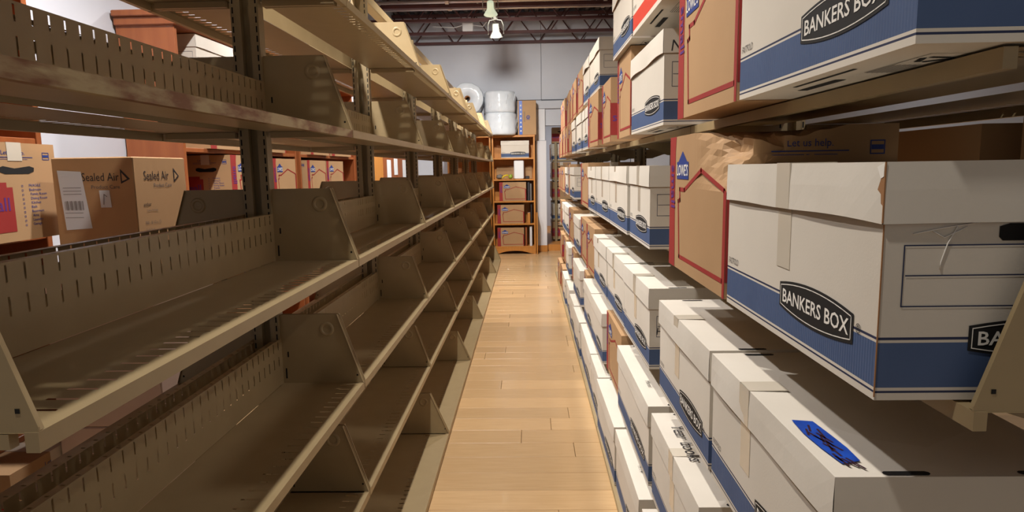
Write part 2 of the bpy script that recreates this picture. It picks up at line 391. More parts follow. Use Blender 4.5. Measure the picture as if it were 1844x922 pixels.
def post_geo():
    b = MB(); H = 2.12
    b.box(0, .026, 0, .036, 0, H); b.box(.026, .05, .022, .026, 0, H)
    b.box(.05, .0745, 0, .036, 0, H)
    for x in (.004, .0665):
        b.slots(.06, H-.02, 82, .016, x-.002, x+.006, x, x+.004, lambda u, v: (v, -.0008, u))
        b.face([(x-.001, -.0004, .06), (x+.005, -.0004, .06), (x+.005, -.0004, H-.02), (x-.001, -.0004, H-.02)], 1)
    return b.mesh('post', [PAINT_D, HOLE])
POST = post_geo()
def rack_frame(x0, y0, nb, label, zrail):
    e = tag(empty('shelving_frame', (x0, y0, 0)), label, 'shelving frame')
    for k in range(nb+1): put('post', POST, e, (0, k*BAY-.018, 0))
    for k in range(nb):
        b = MB(); b.bevbox(.012, .062, k*BAY+.02, (k+1)*BAY-.02, zrail, zrail+.045, .004); b.obj('top_rail', PAINT, e)
        b = MB(); b.bevbox(.02, .055, k*BAY+.02, (k+1)*BAY-.02, .02, .06, .004); b.obj('bottom_rail', PAINT_D, e)
    return e
# left rack: empty, double faced
LX, LY0, NB = -.481, .592, 7
rack_frame(-.79, LY0, NB, 'slotted beige steel uprights and rails of the empty left rack', 2.075)
LZ = [EYE-1.275, EYE-.938, EYE-.605, EYE-.248, EYE+.111, EYE+.457]
LN = ['floor level', 'second', 'third', 'fourth', 'fifth', 'topmost']
for b_ in range(NB):
    for l, z in enumerate(LZ):
        nm = f'empty beige steel shelf, left rack, {LN[l]} shelf up, {ORD[b_]} bay from camera'
        if l == 0: steel_shelf(-.4026, LY0+b_*BAY, z, 1, nm, 'empty shelves facing the aisle', .312)
        else: steel_shelf(LX, LY0+b_*BAY, z, 1, nm, 'empty shelves facing the aisle', rust=(l == 4 and b_ == 0))
        if l > 0:
            steel_shelf(-1.026, LY0+b_*BAY, z, -1, f'beige steel shelf on far side of left rack, {LN[l]} up, {ORD[b_]} bay', 'shelves on the far side of the left rack')
# right rack: loaded with boxes
RX, RY0, NBR = .458, .655, 6
rack_frame(.694, RY0, NBR, 'slotted steel uprights of the right rack behind the boxes', 1.50)
RZ = [EYE-1.275, EYE-.975, EYE-.63, EYE-.258, EYE+.108]
RN = ['floor level', 'second', 'third', 'fourth', 'topmost']
for b_ in range(NBR):
    for l, z in enumerate(RZ):
        nm = f'beige steel shelf under boxes, right rack, {RN[l]} shelf up, {ORD[b_]} bay'
        if l == 0: steel_shelf(.322, RY0+b_*BAY, z, -1, nm, 'shelves under the boxes', .312, plain=True, plates=False)
        else: steel_shelf(RX, RY0+b_*BAY, z, -1, nm, 'shelves under the boxes', plain=True, plates=(b_ == 0 and l == 3))
        if l > 2: steel_shelf(1.005, RY0+b_*BAY, z, 1, f'beige steel shelf on far side of right rack, {RN[l]} up, {ORD[b_]} bay', 'shelves on the far side of the right rack', plain=True, plates=False)

# ------------------------------------------------------------------ boxes
BW, BH = .315, .255
U_F, V_F = (0, -1, 0), (0, 0, 1)            # print directions on the front face (normal -X)
U_E = (1, 0, 0)                             # on the near end face (normal -Y)
def arc_plate(w, h, bulge, n=10):
    top = [(-w/2+w*i/n, h/2+bulge*(1-(2*i/n-1)**2)) for i in range(n+1)]
    return [(-a, -b) for a, b in top] + [(-a, b) for a, b in top[::-1]][::-1][::-1] if False else [(a, -b) for a, b in top] + top[::-1]
def logo_print(b, O, u, w=.225, reg=True):
    nrm = Vector(u).cross(Vector(V_F)); O = Vector(O)
    b.poly(arc_plate(w, w*.155, w*.045), O+nrm*.0008, u, V_F, 0)
    b.line(arc_plate(w*.955, w*.122, w*.042), w*.006, O+nrm*.0012, u, V_F, 1, True)
    b.text('BANKERS BOX', O+nrm*.0013-Vector(V_F)*w*.042, u, V_F, w*.085, 1, bold=.014, sx=1.13)
    if reg: b.text('®', O+nrm*.0008+Vector(u)*w*.55-Vector(V_F)*w*.01, u, V_F, w*.05, 0)
def archive_meshes(L):
    H = BH-.002; Dp = BW
    b = MB()
    bands = [(0, .008, 0), (.008, .0105, 2), (.0105, .014, 0), (.014, .0635, 1), (.0635, .0665, 0), (.0665, .0695, 2), (.0695, H, 0)]
    for z0, z1, mi in bands: b.box(0, Dp, 0, L, z0, z1, mi, 'bt')
    b.face([(0, 0, 0), (0, L, 0), (Dp, L, 0), (Dp, 0, 0)], 0); b.face([(0, 0, H), (Dp, 0, H), (Dp, L, H), (0, L, H)], 0)
    # bottom print: flap slits, dark bar and a boxed mark
    for a in (.13, .185): b.face([(.02, a*L/.42, -.0006), (.02, (a+.09)*L/.42, -.0006), (.026, (a+.09)*L/.42, -.0006), (.026, a*L/.42, -.0006)], 3)
    b.face([(.045, .5*L, -.0006), (.045, .74*L, -.0006), (.06, .74*L, -.0006), (.06, .5*L, -.0006)], 3)
    b.line([(.05, .06), (.05, .06+.26*L), (.1, .06+.26*L), (.1, .06)], .0012, (0, 0, -.0006), (1, 0, 0), (0, 1, 0), 3, True)
    for k in range(3):
        t = 2*math.pi*k/3; c = (.075, .1)
        b.line([(c[0]+.017*math.cos(t), c[1]+.017*math.sin(t)), (c[0]+.017*math.cos(t+1.5), c[1]+.017*math.sin(t+1.5))], .007, (0, 0, -.0006), (1, 0, 0), (0, 1, 0), 3)
    for k in range(6): b.line([(.055+.006*k, .14), (.055+.006*k, .14+.12*L)], .002, (0, 0, -.0006), (1, 0, 0), (0, 1, 0), 4)
    # end faces: form lines, handle
    for yy, u, x0 in ((0, (1, 0, 0), 0), (L, (-1, 0, 0), Dp)):
        nrm = Vector(u).cross(Vector(V_F)); O = Vector((x0, yy, 0))+nrm*.0007
        b.line([(.022, .103), (Dp-.022, .103), (Dp-.022, .168), (.022, .168)], .0014, O, u, V_F, 2, True)
        b.line([(.025, .136), (Dp-.025, .136)], .0014, O, u, V_F, 2)
        b.poly([(.118, .176), (.122, .172), (Dp-.122, .172), (Dp-.118, .176), (Dp-.118, .187), (Dp-.128, .19), (.128, .19), (.118, .187)], O, u, V_F, 3)
    b.text('FASTFOLD', (-.0007, L-.035, .0765), U_F, V_F, .011, 4, shear=.3, sx=.75)
    body = b.mesh('body', [WBOARD, BLUE, NAVY, HOLE, GINK])
    lg = MB(); logo_print(lg, (0, .165, .066), U_F); lg2 = MB(); logo_print(lg2, (.182, 0, .068), U_E, .175)
    logo = (lg.mesh('logo', [BLACK, WINK]), lg2.mesh('logo', [BLACK, WINK]))
    lids = []
    for v in range(4):
        rr = random.Random(v*13+int(L*100)); l = MB(); g = .0035; n = 14; sk = .064; top = BH
        def side(p0, p1, nrm, amp):
            ph = rr.uniform(0, 6); ps = []
            for i in range(n+1):
                t = i/n; p = Vector(p0).lerp(Vector(p1), t)
                wv = amp*math.sin(math.pi*t)*(.5+.5*math.sin(ph+t*5))
                ps.append((p, p+Vector(nrm)*wv*.5, p+Vector(nrm)*(wv+.001)+Vector((0, 0, -sk+wv*.9))))
            for (a, b_, c), (d, e_, f) in zip(ps[:-1], ps[1:]):
                md, me2 = a.lerp(c, .45)+Vector(nrm)*.0004, d.lerp(f, .45)+Vector(nrm)*.0004
                l.face([c, f, me2, md]); l.face([md, me2, d, a])
                l.face([f, c, c-Vector(nrm)*.0035, f-Vector(nrm)*.0035], 1)
        A = [(-g, -g, top), (Dp+g, -g, top), (Dp+g, L+g, top), (-g, L+g, top)]
        am = (.002, .009, .004, .012)[v]
        side(A[0], A[1], (0, -1, 0), .001); side(A[1], A[2], (1, 0, 0), .002); side(A[2], A[3], (0, 1, 0), .001); side(A[3], A[0], (-1, 0, 0), am)
        nx, ny = 4, 6
        P = lambda i, j: (-g+(Dp+2*g)*i/nx, -g+(L+2*g)*j/ny, top-.004*math.sin(math.pi*i/nx)*math.sin(math.pi*j/ny))
        for i in range(nx):
            for j in range(ny): l.face([P(i, j), P(i+1, j), P(i+1, j+1), P(i, j+1)])
        for yy in (.004, L-.012):
            for xa in (.085, .245): l.poly([(-.028, 0), (-.024, -.004), (.024, -.004), (.028, 0), (.028, .004), (.024, .007), (-.024, .007), (-.028, .004)], (xa, yy, top+.0005), (1, 0, 0), (0, 1, 0), 2)
        lids.append(l.mesh('lid', [WBOARD_L, KRAFT_E, HOLE]))
    return body, logo, lids
ARC = {.42: archive_meshes(.42), .54: archive_meshes(.54)}
def moving_meshes():
    # kraft moving carton: red end strip with lettering, house outline, house-shaped logo, checklist end
    L, H, Dp = .42, .30, .31
    b = MB()
    b.box(0, Dp, 0, L, 0, H, 0)
    b.box(Dp/2-.001, Dp/2+.001, .0, L, H-.0002, H+.0006, 1)
    body = b.mesh('body', [KRAFT, KRAFT_E])
    c = MB(); n = 24
    def cr(x, y, z):
        d = max(0, 1-y/.2)*max(0, 1-(H-z)/.11)*max(0, 1-x/.22); w_ = noise.noise((x*30, y*30, z*30))
        return (x+d*(.05+.03*w_), y+d*.012*w_, z-d*(.035+.02*w_))
    def grid(P0, U, V):
        for i in range(n):
            for j in range(n):
                c.face([cr(*(Vector(P0)+Vector(U)*a/n+Vector(V)*b2/n)) for a, b2 in ((i, j), (i+1, j), (i+1, j+1), (i, j+1))], 0)
    grid((0, L, 0), (0, -L, 0), (0, 0, H)); grid((0, 0, 0), (Dp, 0, 0), (0, 0, H)); grid((Dp, 0, 0), (0, L, 0), (0, 0, H)); grid((Dp, L, 0), (-Dp, 0, 0), (0, 0, H)); grid((0, 0, H), (Dp, 0, 0), (0, L, 0)); grid((0, L, 0), (Dp, 0, 0), (0, -L, 0))
    global CRUSHED
    CRUSHED = c.mesh('body', [KRAFT, KRAFT_E])
    p = MB(); O = Vector((-.0007, L, 0))
    p.poly([(0, 0), (.055, 0), (.05, H*.5), (.052, H*.9), (.058, H), (0, H)], O, U_F, V_F, 0)
    ol = [(.096, .03), (.082, .155), (.097, .158), (.094, .182), (.135, .182), (.262, .225), (.408, .19), (.408, .03)]
    p.line(ol, .009, O, U_F, V_F, 0, True)
    p.poly([(L-.012, 0), (L, 0), (L, .19), (L-.012, .19)], O+Vector((-.0002, 0, 0)), U_F, V_F, 0)
    p.text('small', O+Vector((-.0009, -.018, H*.62)), U_F, V_F, .036, 1, bold=.01, rot=-math.pi/2)
    p.poly([(.068, .205), (.168, .205), (.168, .243), (.155, .243), (.118, .266), (.081, .243), (.068, .243)], O+Vector((-.0004, 0, 0)), U_F, V_F, 2)
    p.text("LOWE'S", O+Vector((-.0012, -.118, .213)), U_F, V_F, .024, 3, bold=.012, sx=.8)
    for yy, u, x0 in ((0, (1, 0, 0), 0), (L, (-1, 0, 0), Dp)):
        nrm = Vector(u).cross(Vector(V_F)); E_ = Vector((x0, yy, 0))+nrm*.0007
        p.poly([(.0, .03), (.135, .03), (.135, .165), (.115, .165), (.115, .18), (.0, .18)], E_, u, V_F, 0)
        p.text('small', E_+nrm*.0005+Vector(u)*.065+Vector(V_F)*.095, u, V_F, .04, 1, bold=.01)
        p.text('Let us help.', E_+Vector(u)*.15+Vector(V_F)*.264, u, V_F, .013, 4)
        p.line([(.08, .256), (.22, .256)], .002, E_, u, V_F, 4); p.line([(.08, .250), (.2, .250)], .0012, E_, u, V_F, 4)
        p.line([(.26, .25), (.285, .25), (.285, .272), (.26, .272)], .002, E_, u, V_F, 4, True); p.line([(.265, .261), (.28, .261)], .008, E_, u, V_F, 4)
        for k, t in enumerate(['FRAGILE', 'Bedroom', 'Family Room', 'Dining Room', 'Kitchen', 'Bath', 'Basement', 'Attic', 'Laundry', 'Garage']):
            zz = .165-k*.0135
            p.text(t, E_+Vector(u)*(.195+.0032*len(t))+Vector(V_F)*zz, u, V_F, .0085, 4)
            p.line([(.168, zz), (.173, zz), (.173, zz+.005), (.168, zz+.005)], .001, E_, u, V_F, 4, True)
        p.poly([(.095, .212), (.115, .205), (.2, .205), (.22, .212), (.222, .224), (.205, .229), (.15, .222), (.11, .229), (.094, .224)], E_, u, V_F, 5)
    pr = p.mesh('print', [RED, PURPLE, LBLUE, WINK, LBLUE, HOLE])
    t = MB(); t.box(Dp/2-.026, Dp/2+.026, -.001, L+.001, H-.001, H+.0012)
    for a in (-.0012, L): t.box(Dp/2-.026, Dp/2+.026, a, a+.0012, H-.055, H+.0005)
    return body, pr, t.mesh('packing_tape', [TAPE])
MOV = moving_meshes()
TP = MB(); TP.box(-.0056, -.0040, -.024, .024, BH-.0635, BH+.0010); TP.box(-.0009, -.0001, -.024, .024, BH-.15, BH-.06); TP.box(-.0056, .06, -.024, .024, BH+.0002, BH+.0010); TAPE_ME = TP.mesh('packing_tape', [TAPE])
def archive_box(x, y0, y1, z, label, h=BH, jit=True, tape=False, lid=None, flip=False, group=None, ex=.004, rz=None):
    L = .42 if (y1-y0) < .485 else .54; body, logo, lids = ARC[L]
    sy = (y1-y0-.012)/L
    e = empty('archive_box', (x+(R.uniform(-ex, ex) if jit else 0), (y1-.006) if flip else (y0+.006), z), (math.pi if flip else 0)+((R.uniform(-.012, .012) if jit else 0) if rz is None else rz))
    e.scale = (1, sy, h/BH); tag(e, label, 'box', group)
    put('body', body, e); put('logo', logo[0], e); put('logo', logo[1], e); put('lid', lids[R.randrange(4) if lid is None else lid], e)
    if tape: put('packing_tape', TAPE_ME, e, (0, L*tape, 0))
    return e
def moving_box(x, y0, y1, z, label, h=.3, jit=True, flip=False, tape=True, group=None, rz=None, depth=1, crush=False):
    body, pr, tp = MOV
    sy = (y1-y0-.008)/.42
    e = empty('moving_carton', (x+(R.uniform(-.006, .006) if jit else 0), (y1-.004) if flip else (y0+.004), z), (math.pi if flip else 0)+((R.uniform(-.02, .02) if jit else 0) if rz is None else rz))
    e.scale = (depth, sy, h/.3); tag(e, label, 'carton', group)
    put('body', CRUSHED if crush else body, e); put('print', pr, e)
    if tape: put('packing_tape', tp, e)
    return e
# right rack rows: (kind, y0, y1, height or None, extra)
A_, M_, P_ = 'a', 'm', 'p'
ROWS = {
 'topmost': (RZ[4]+.003, .37, [(A_,.645,1.178),(M_,1.185,1.648,.33),(A_,1.828,2.375),(M_,2.38,2.745,.31),(M_,2.96,3.315),(M_,3.44,3.92),(A_,4.03,4.5),(A_,4.52,4.96),(A_,5.2,5.6),(M_,5.64,6.06,.26),(M_,6.1,6.5,.25),(P_,6.55,6.98,.26),(P_,7.02,7.45,.25),(P_,7.5,7.93,.25)]),
 'fourth': (RZ[3]+.003, .37, [(A_,.68,1.218),(M_,1.226,1.722,.325),(A_,1.993,2.42),(A_,2.432,2.978),(A_,2.992,3.555),(A_,3.572,3.985),(M_,4.0,4.55),(A_,5.2,5.78),(M_,5.8,6.1),(A_,6.13,6.6),(P_,6.64,7.15,.26),(P_,7.2,7.6,.26),(P_,7.64,7.93,.25)]),
 'third': (RZ[2]+.003, .365, [(A_,.742,1.272),(A_,1.284,1.80),(A_,1.965,2.485),(A_,2.50,3.02),(A_,3.03,3.62),(M_,3.64,4.06,.28),(M_,4.08,4.62,.28),(A_,4.65,5.23),(M_,5.27,5.75,.28),(A_,6.0,6.55),(A_,6.6,7.1),(P_,7.15,7.6,.26)]),
 'second': (RZ[1]+.003, .355, [(A_,1.30,1.84),(A_,1.888,2.575),(M_,2.60,3.10,.285),(A_,3.14,3.655),(A_,3.67,4.18),(M_,4.2,4.46,.27),(A_,4.48,5.15),(M_,5.25,5.7,.28),(A_,5.8,6.3),(M_,6.4,6.85,.26),(P_,6.9,7.4,.26)]),
 'floor level': (RZ[0]+.003, .334, [(A_,1.32,1.86),(A_,1.91,2.465),(A_,2.48,3.085),(A_,3.10,3.50),(A_,3.515,4.22),(A_,4.25,4.75),(A_,4.78,5.25),(A_,5.4,5.9),(A_,5.95,6.45),(M_,6.5,6.9,.25),(P_,6.95,7.4,.25)]),
}
TAPED = {('fourth', 2): .5, ('fourth', 3): .6, ('fourth', 4): .5, ('fourth', 5): .5, ('third', 0): .62, ('third', 1): .58, ('third', 2): .5, ('third', 3): .55, ('third', 4): .6, ('second', 0): .5, ('topmost', 6): .5, ('fourth', 0): .5}
LIDV = {('third', 0): 3, ('third', 1): 2, ('fourth', 0): 1, ('fourth', 2): 0, ('third', 2): 0, ('third', 3): 0, ('second', 0): 0, ('second', 1): 1}
def pale_carton(x, y0, y1, z, h, label, group=None):
    e = moving_box(x, y0, y1, z, label, h, True, False, True, group); return e
BOX = {}
for rn, (z, x, lst) in ROWS.items():
    for k, q in enumerate(lst):
        lab = f'{ORD[k]} along the {rn} shelf at right'
        if q[0] == A_:
            hh = BH if rn != 'floor level' else .245
            fixed = k < 2
            BOX[rn, k] = archive_box(x, q[1], q[2], z, 'white archive box with blue base band, '+lab, hh, not fixed, TAPED.get((rn, k), False), LIDV.get((rn, k)), group='archive boxes on the right rack')
        elif q[0] == M_:
            xx = .372 if rn == 'second' else x
            BOX[rn, k] = moving_box(xx, q[1], q[2], z, 'brown moving carton with red print, '+lab, q[3] if len(q) > 3 else .28, k > 2, group='moving cartons on the right rack', crush=(rn, k) == ('fourth', 1), tape=(rn, k) != ('fourth', 1))
        else:
            BOX[rn, k] = moving_box(x, q[1], q[2], z, 'small brown moving carton, '+lab, q[3], group='moving cartons on the right rack')
# second layer on the topmost right shelf
zu = RZ[4]+.003+BH+.004
UP = [(A_, 1.70, 2.245, .425), (A_, 2.262, 2.75, .425), (A_, 3.44, 3.96, .4), (A_, 4.0, 4.39, .4), (M_, 4.43, 4.92, .385), (M_, 4.96, 5.38, .375), (M_, 5.42, 5.82, .37), (M_, 5.86, 6.45, .37), (P_, 6.52, 6.98, .37), (P_, 7.02, 7.46, .37)]
for k, q in enumerate(UP):
    zz = EYE+q[3]; lab = f'{ORD[k]} from camera, stacked above the top shelf boxes'
    if q[0] == A_: BOX['up', k] = archive_box(.352 if k < 2 else .37, q[1], q[2], zz, 'white archive box with blue base band, '+lab, jit=k > 1, group='boxes stacked above the top shelf')
    else: BOX['up', k] = moving_box(.37, q[1], q[2], zz, 'brown moving carton, '+lab, .28 if k < 7 else .3, group='boxes stacked above the top shelf')

# one stacked box wears a red band instead of blue and has no emblem
e = BOX['up', 0]; e['label'] = 'white archive box with orange red band, nearest of those stacked on top'
me = ARC[.54][0].copy(); me.materials[1] = mat('orange_red_ink', S(206, 66, 48), .6); me.materials[2] = WBOARD
for ch in list(e.children):
    if ch.name.startswith('logo'): bpy.data.objects.remove(ch)
    elif ch.name.startswith('body'): ch.data = me
# marker lettering and coloured tape on single boxes
def hand(parent, txt, O, u, v, h, name='handwriting', sx=1.0, rot=0, mtl=None):
    b = MB(); b.text(txt, O, u, v, h, 0, shear=.15, sx=sx, rot=rot); return b.obj(name, mtl or DARK, parent)
hand(BOX['second', 0], 'Year  books', (.03, .33, BH+.0022), (0, -1, 0), (1, 0, 0), .036, sx=.9)
hand(BOX['second', 1], 'Mhiriel', (.028, .16, BH+.0022), (0, -1, 0), (1, 0, 0), .016, sx=.8)
hand(BOX['topmost', 2], 'NY/', (.05, -.005, .196), (1, 0, 0), (0, 0, 1), .03)
hand(BOX['floor level', 1], 'M 14', (.03, .2, BH+.0022), (0, -1, 0), (1, 0, 0), .016)
hand(BOX['third', 2], 'H', (.03, -.0015, .11), (1, 0, 0), (0, 0, 1), .022)
b = MB(); O = Vector((.012, .178, BH+.0018))
b.poly([(0, .002), (.05, -.001), (.1, .002), (.148, .008), (.14, .034), (.1, .036), (.06, .034), (.006, .03)], O, (0, -1, 0), (1, 0, 0), 0)
for k in range(16):
    a = .02+R.random()*.12; c = .006+R.random()*.02
    b.line([(a, c), (a+.012+R.random()*.02, c+R.uniform(-.006, .01))], .003, O+Vector((0, 0, .0004)), (0, -1, 0), (1, 0, 0), 1)
b.obj('tape_patch', [BTAPE, mat('marker', S(48, 14, 34), .5)], BOX['third', 0])['label'] = 'blue tape scribbled over with dark marker'

# ------------------------------------------------------------------ cartons on the far side of the right rack
for k, (y0, y1, h) in enumerate([(.675, 1.10, .335), (1.16, 2.02, .318), (2.06, 2.5, .34), (2.55, 3.05, .345), (3.15, 3.7, .33)]):
    moving_box(1.105, y0, y1, RZ[3]+.003, f'dim brown carton on the far side of right rack, {ORD[k]} from camera', h, True, True, group='cartons on the far side of the right rack')

# ------------------------------------------------------------------ bookcases
def bookcase(label, x0, x1, y0, y1, H, zs, wood, face, crown=0, arch=False, back=None, top_t=.03):
    # face '+x' opens toward +X, '-y' opens toward the camera
    e = tag(empty('bookcase', (0, 0, 0)), label, 'bookcase'); t = .024
    if face == '+x':
        for a in (y0, y1-t): b = MB(); b.bevbox(x0, x1, a, a+t, 0, H-top_t, .002); b.obj('side_panel', wood, e)
        b = MB(); b.box(x0, x0+.008, y0+t, y1-t, .02, H-top_t); b.obj('back_panel', back or wood, e)
        b = MB(); b.bevbox(x0, x1+crown, y0-crown, y1+crown, H-top_t, H, .004)
        if crown: b.bevbox(x0, x1+crown*.5, y0-crown*.5, y1+crown*.5, H-top_t-.04, H-top_t, .004)
        b.obj('top_board', wood, e)
        for z in zs: b = MB(); b.bevbox(x0+.008, x1-.004, y0+t, y1-t, z-.022, z, .002); b.obj('shelf_board', wood, e)
        b = MB(); b.box(x1-.03, x1-.006, y0+t, y1-t, 0, zs[0]-.022); b.obj('kick_board', wood, e)
    else:
        for a in (x0, x1-t): b = MB(); b.bevbox(a, a+t, y0, y1, 0, H-top_t, .002); b.obj('side_panel', wood, e)
        b = MB(); b.box(x0+t, x1-t, y1-.008, y1, .02, H-top_t); b.obj('back_panel', back or wood, e)
        b = MB(); b.bevbox(x0-.005, x1+.005, y0-.006, y1, H-top_t, H, .003); b.obj('top_board', wood, e)
        for z in zs: b = MB(); b.bevbox(x0+t, x1-t, y0+.004, y1-.008, z-.022, z, .002); b.obj('shelf_board', wood, e)
        b = MB(); n = 10; xa, xb = x0+t, x1-t; zt = zs[0]-.022
        for i in range(n):
            xs = [xa+(xb-xa)*(i+q)/n for q in (0, 1)]; zz = [.05*math.sin(math.pi*max(0, min(1, (q-xa-.05)/(xb-xa-.1))))**.6 for q in xs]
            for yy in (y0+.004, y0+.022): b.face([(xs[0], yy, zz[0]), (xs[1], yy, zz[1]), (xs[1], yy, zt), (xs[0], yy, zt)])
            b.face([(xs[0], y0+.004, zz[0]), (xs[1], y0+.004, zz[1]), (xs[1], y0+.022, zz[1]), (xs[0], y0+.022, zz[0])])
        b.obj('kick_board', wood, e)
    return e
BX0, BX1, BY0, BY1 = -.545, .105, 9.93, 10.235
BZ = [.118, .468, .812, 1.142, 1.462]
bookcase('light oak bookcase at the end of the aisle, five open compartments', BX0, BX1, BY0, BY1, 1.80, BZ, OAK, '-y')
bookcase('light oak bookcase mostly hidden behind the end of the empty rack', -1.22, -.56, BY0, BY1, 1.80, BZ, OAK, '-y')
LZS = [.10, .44, .78, 1.11, 1.44, 1.77]
bookcase('reddish wood bookcase at far left holding a tilted moving carton', -2.01, -1.72, 1.25, 2.30, 2.1, LZS, CHERRY, '+x', .03)
bookcase('reddish wood bookcase with crown moulding seen between the left shelves', -2.01, -1.72, 3.26, 4.86, 2.1, LZS, CHERRY, '+x', .03)
bookcase('reddish wood bookcase next beyond the crowned one, behind the empty rack', -2.01, -1.72, 4.93, 6.5, 2.1, LZS, CHERRY, '+x', .03)
# cartons in the left bookcases
LC = [(3.69, 4.27, 3, .3), (4.36, 4.78, 3, .29), (5.0, 5.47, 3, .285), (5.52, 6.0, 3, .285), (3.5, 4.05, 4, .3), (4.12, 4.6, 4, .28), (5.1, 5.6, 4, .29), (5.7, 6.3, 4, .3), (3.6, 4.1, 2, .29), (4.2, 4.75, 2, .3), (5.05, 5.6, 2, .3), (3.9, 4.4, 1, .3), (5.2, 5.8, 1, .3)]
LVL = ['lowest', 'second', 'third', 'fourth', 'fifth', 'top']
for k, (y0, y1, l, h) in enumerate(LC):
    moving_box(-1.70, y0, y1, LZS[l]+.001, f'moving carton with red strip, {LVL[l]} bookcase shelf behind empty rack, number {k+1} there' if False else f'moving carton with red strip on {LVL[l]} shelf of a left bookcase, {ORD[[q[2] for q in LC[:k]].count(l)]} along', h, True, True, group='cartons in the left bookcases', depth=.93)
archive_box(-1.71, 3.45, 3.98, LZS[5]+.001, 'white archive box on the top shelf of the crowned left bookcase', flip=True).scale.x = .88
e = moving_box(0, 0, .42, 1.112, 'moving carton with checklist end and hand hole, far left behind empty rack', .305, False, False)
e.location = (-1.565, 1.80, 1.112); e.rotation_euler = (0, 0, math.pi/2+.05); e.scale = (1.18, 1, 1.0)
e = moving_box(0, 0, .42, .102, 'dim moving carton with hand hole low at far left', .31, False, False)
e.location = (-1.575, 1.82, .102); e.rotation_euler = (0, 0, math.pi/2); e.scale = (1.3, 1, 1.05)
# cardboard carton with label on a stack in the second aisle
SAX0, SAX1, SAY0, SAY1, SAZ0, SAZ1 = -1.52, -1.255, 2.06, 2.375, .965, EYE+.056
e = tag(empty('shipping_carton', (SAX0, SAY0, SAZ0)), 'brown shipping carton with white address label, behind the empty left rack', 'carton')
wx, wy, wz = SAX1-SAX0, SAY1-SAY0, SAZ1-SAZ0
b = MB(); b.bevbox(0, wx, 0, wy, 0, wz, .003); b.obj('body', mat('tan_kraft', S(196, 156, 112), .7, S(184, 142, 98), 5, .6), e)
b = MB(); u, v = (1, 0, 0), (0, 0, 1); O = Vector((0, -.0008, 0))
b.text('Sealed Air', O+Vector((.155, 0, wz-.075)), u, v, .026, 0, sx=.8); b.poly([(.222, wz-.085), (.252, wz-.07), (.222, wz-.038)], O, u, v, 0); b.poly([(.226, wz-.077), (.243, wz-.07), (.226, wz-.05)], O+Vector((0, -.0003, 0)), u, v, 2)
b.text('Product Care', O+Vector((.17, 0, wz-.1)), u, v, .012, 1)
b.obj('print', [DARK, GINK, mat('tan_patch', S(196, 156, 112), .7)], e); b = MB()
u = (0, 1, 0); O = Vector((wx+.0008, 0, 0))
b.text('Sealed Air', O+Vector((0, .125, wz-.075)), u, v, .03, 0, sx=.85); b.poly([(.232, wz-.085), (.268, wz-.065), (.232, wz-.035)], O, u, v, 0); b.poly([(.237, wz-.077), (.258, wz-.064), (.237, wz-.05)], O+Vector((.0003, 0, 0)), u, v, 2)
b.text('Product Care', O+Vector((0, .16, wz-.1)), u, v, .014, 1)
b.text('amber', O+Vector((0, .06, wz-.16)), u, v, .012, 0); b.text('Cushion Packaging', O+Vector((0, .085, wz-.178)), u, v, .006, 1); b.text('750 - 8 1/2 x 12', O+Vector((0, .085, wz-.22)), u, v, .01, 1); b.text('Solid Seal', O+Vector((0, .065, wz-.243)), u, v, .009, 1)
b.obj('print', [DARK, GINK, mat('tan_patch', S(196, 156, 112), .7)], e)
b = MB(); O = Vector((0, -.0012, 0)); u = (1, 0, 0)
b.poly([(.03, .17), (.115, .175), (.095, wz-.045), (.018, wz-.04)], O, u, v, 0); b.poly([(.15, wz-.16), (.185, wz-.16), (.182, wz-.105), (.148, wz-.105)], O, u, v, 0)
for k in range(14): b.line([(.034+k*.0045, .235), (.033+k*.0045, .262)], .0012+.001*(k % 3), O+Vector((0, -.0004, 0)), u, v, 1)
for zz in (.285, .295, .305, .225, .21): b.line([(.032, zz), (.09, zz)], .0015, O+Vector((0, -.0004, 0)), u, v, 1)
b.line([(.16, wz-.15), (.163, wz-.118), (.172, wz-.125)], .002, O+Vector((0, -.0004, 0)), u, v, 1)
b.obj('address_label', [PAPER, GINK], e)
for k, (z0, z1) in enumerate([(.001, .48), (.482, .964)]):
    e = tag(empty('stacked_carton', (-1.57, 2.03, z0)), ['pale plain carton standing on floor under the labelled carton', 'pale plain carton directly under the labelled shipping carton'][k], 'carton')
    b = MB(); b.bevbox(0, .36, 0, .4, 0, z1-z0, .004); b.obj('body', mat('pale_kraft%d' % k, S(222, 196, 180), .7, S(212, 184, 166), 5, .6), e)
    b = MB(); b.box(.155, .205, -.001, .401, z1-z0-.001, z1-z0+.0008); b.obj('packing_tape', TAPE, e)
# cabinet with pinned papers further along the left wall
e = tag(empty('wood_cabinet', (-2.01, 6.7, 0)), 'tall brown wood cabinet with papers taped on, beyond the left bookcases', 'cabinet')
b = MB(); b.bevbox(0, .34, 0, 2.3, 0, 1.95, .004); b.obj('body', CHERRY, e)
for k in range(3):
    b = MB(); b.bevbox(.34, .36, .02+k*.76, .75+k*.76, .06, 1.9, .003); dd = b.obj('door', OAK if k == 0 else CHERRY, e)
    b = MB(); b.tube([(.365, .70+k*.76, 1.0), (.385, .70+k*.76, 1.02), (.385, .70+k*.76, 1.12), (.365, .70+k*.76, 1.14)], .006, 6); b.obj('handle', PIPE, dd)
for k, (yy, zz, hh) in enumerate([(.95, 1.18, .25), (1.9, 1.12, .32), (1.35, 1.25, .2)]):
    b = MB(); b.box(-1.648, -1.6465, 6.7+yy, 6.7+yy+.22, zz, zz+hh); o = b.obj('paper_sheet', PAPER)
    tag(o, ['pale notice on the left cabinet, nearest the camera', 'bluish notice on the left cabinet, farthest from the camera', 'pale notice high in the middle of the left cabinet'][k], 'paper')
moving_box(-1.70, 9.1, 9.55, 0.9, 'moving carton beyond the left cabinet on a low stand', .3, True, True)
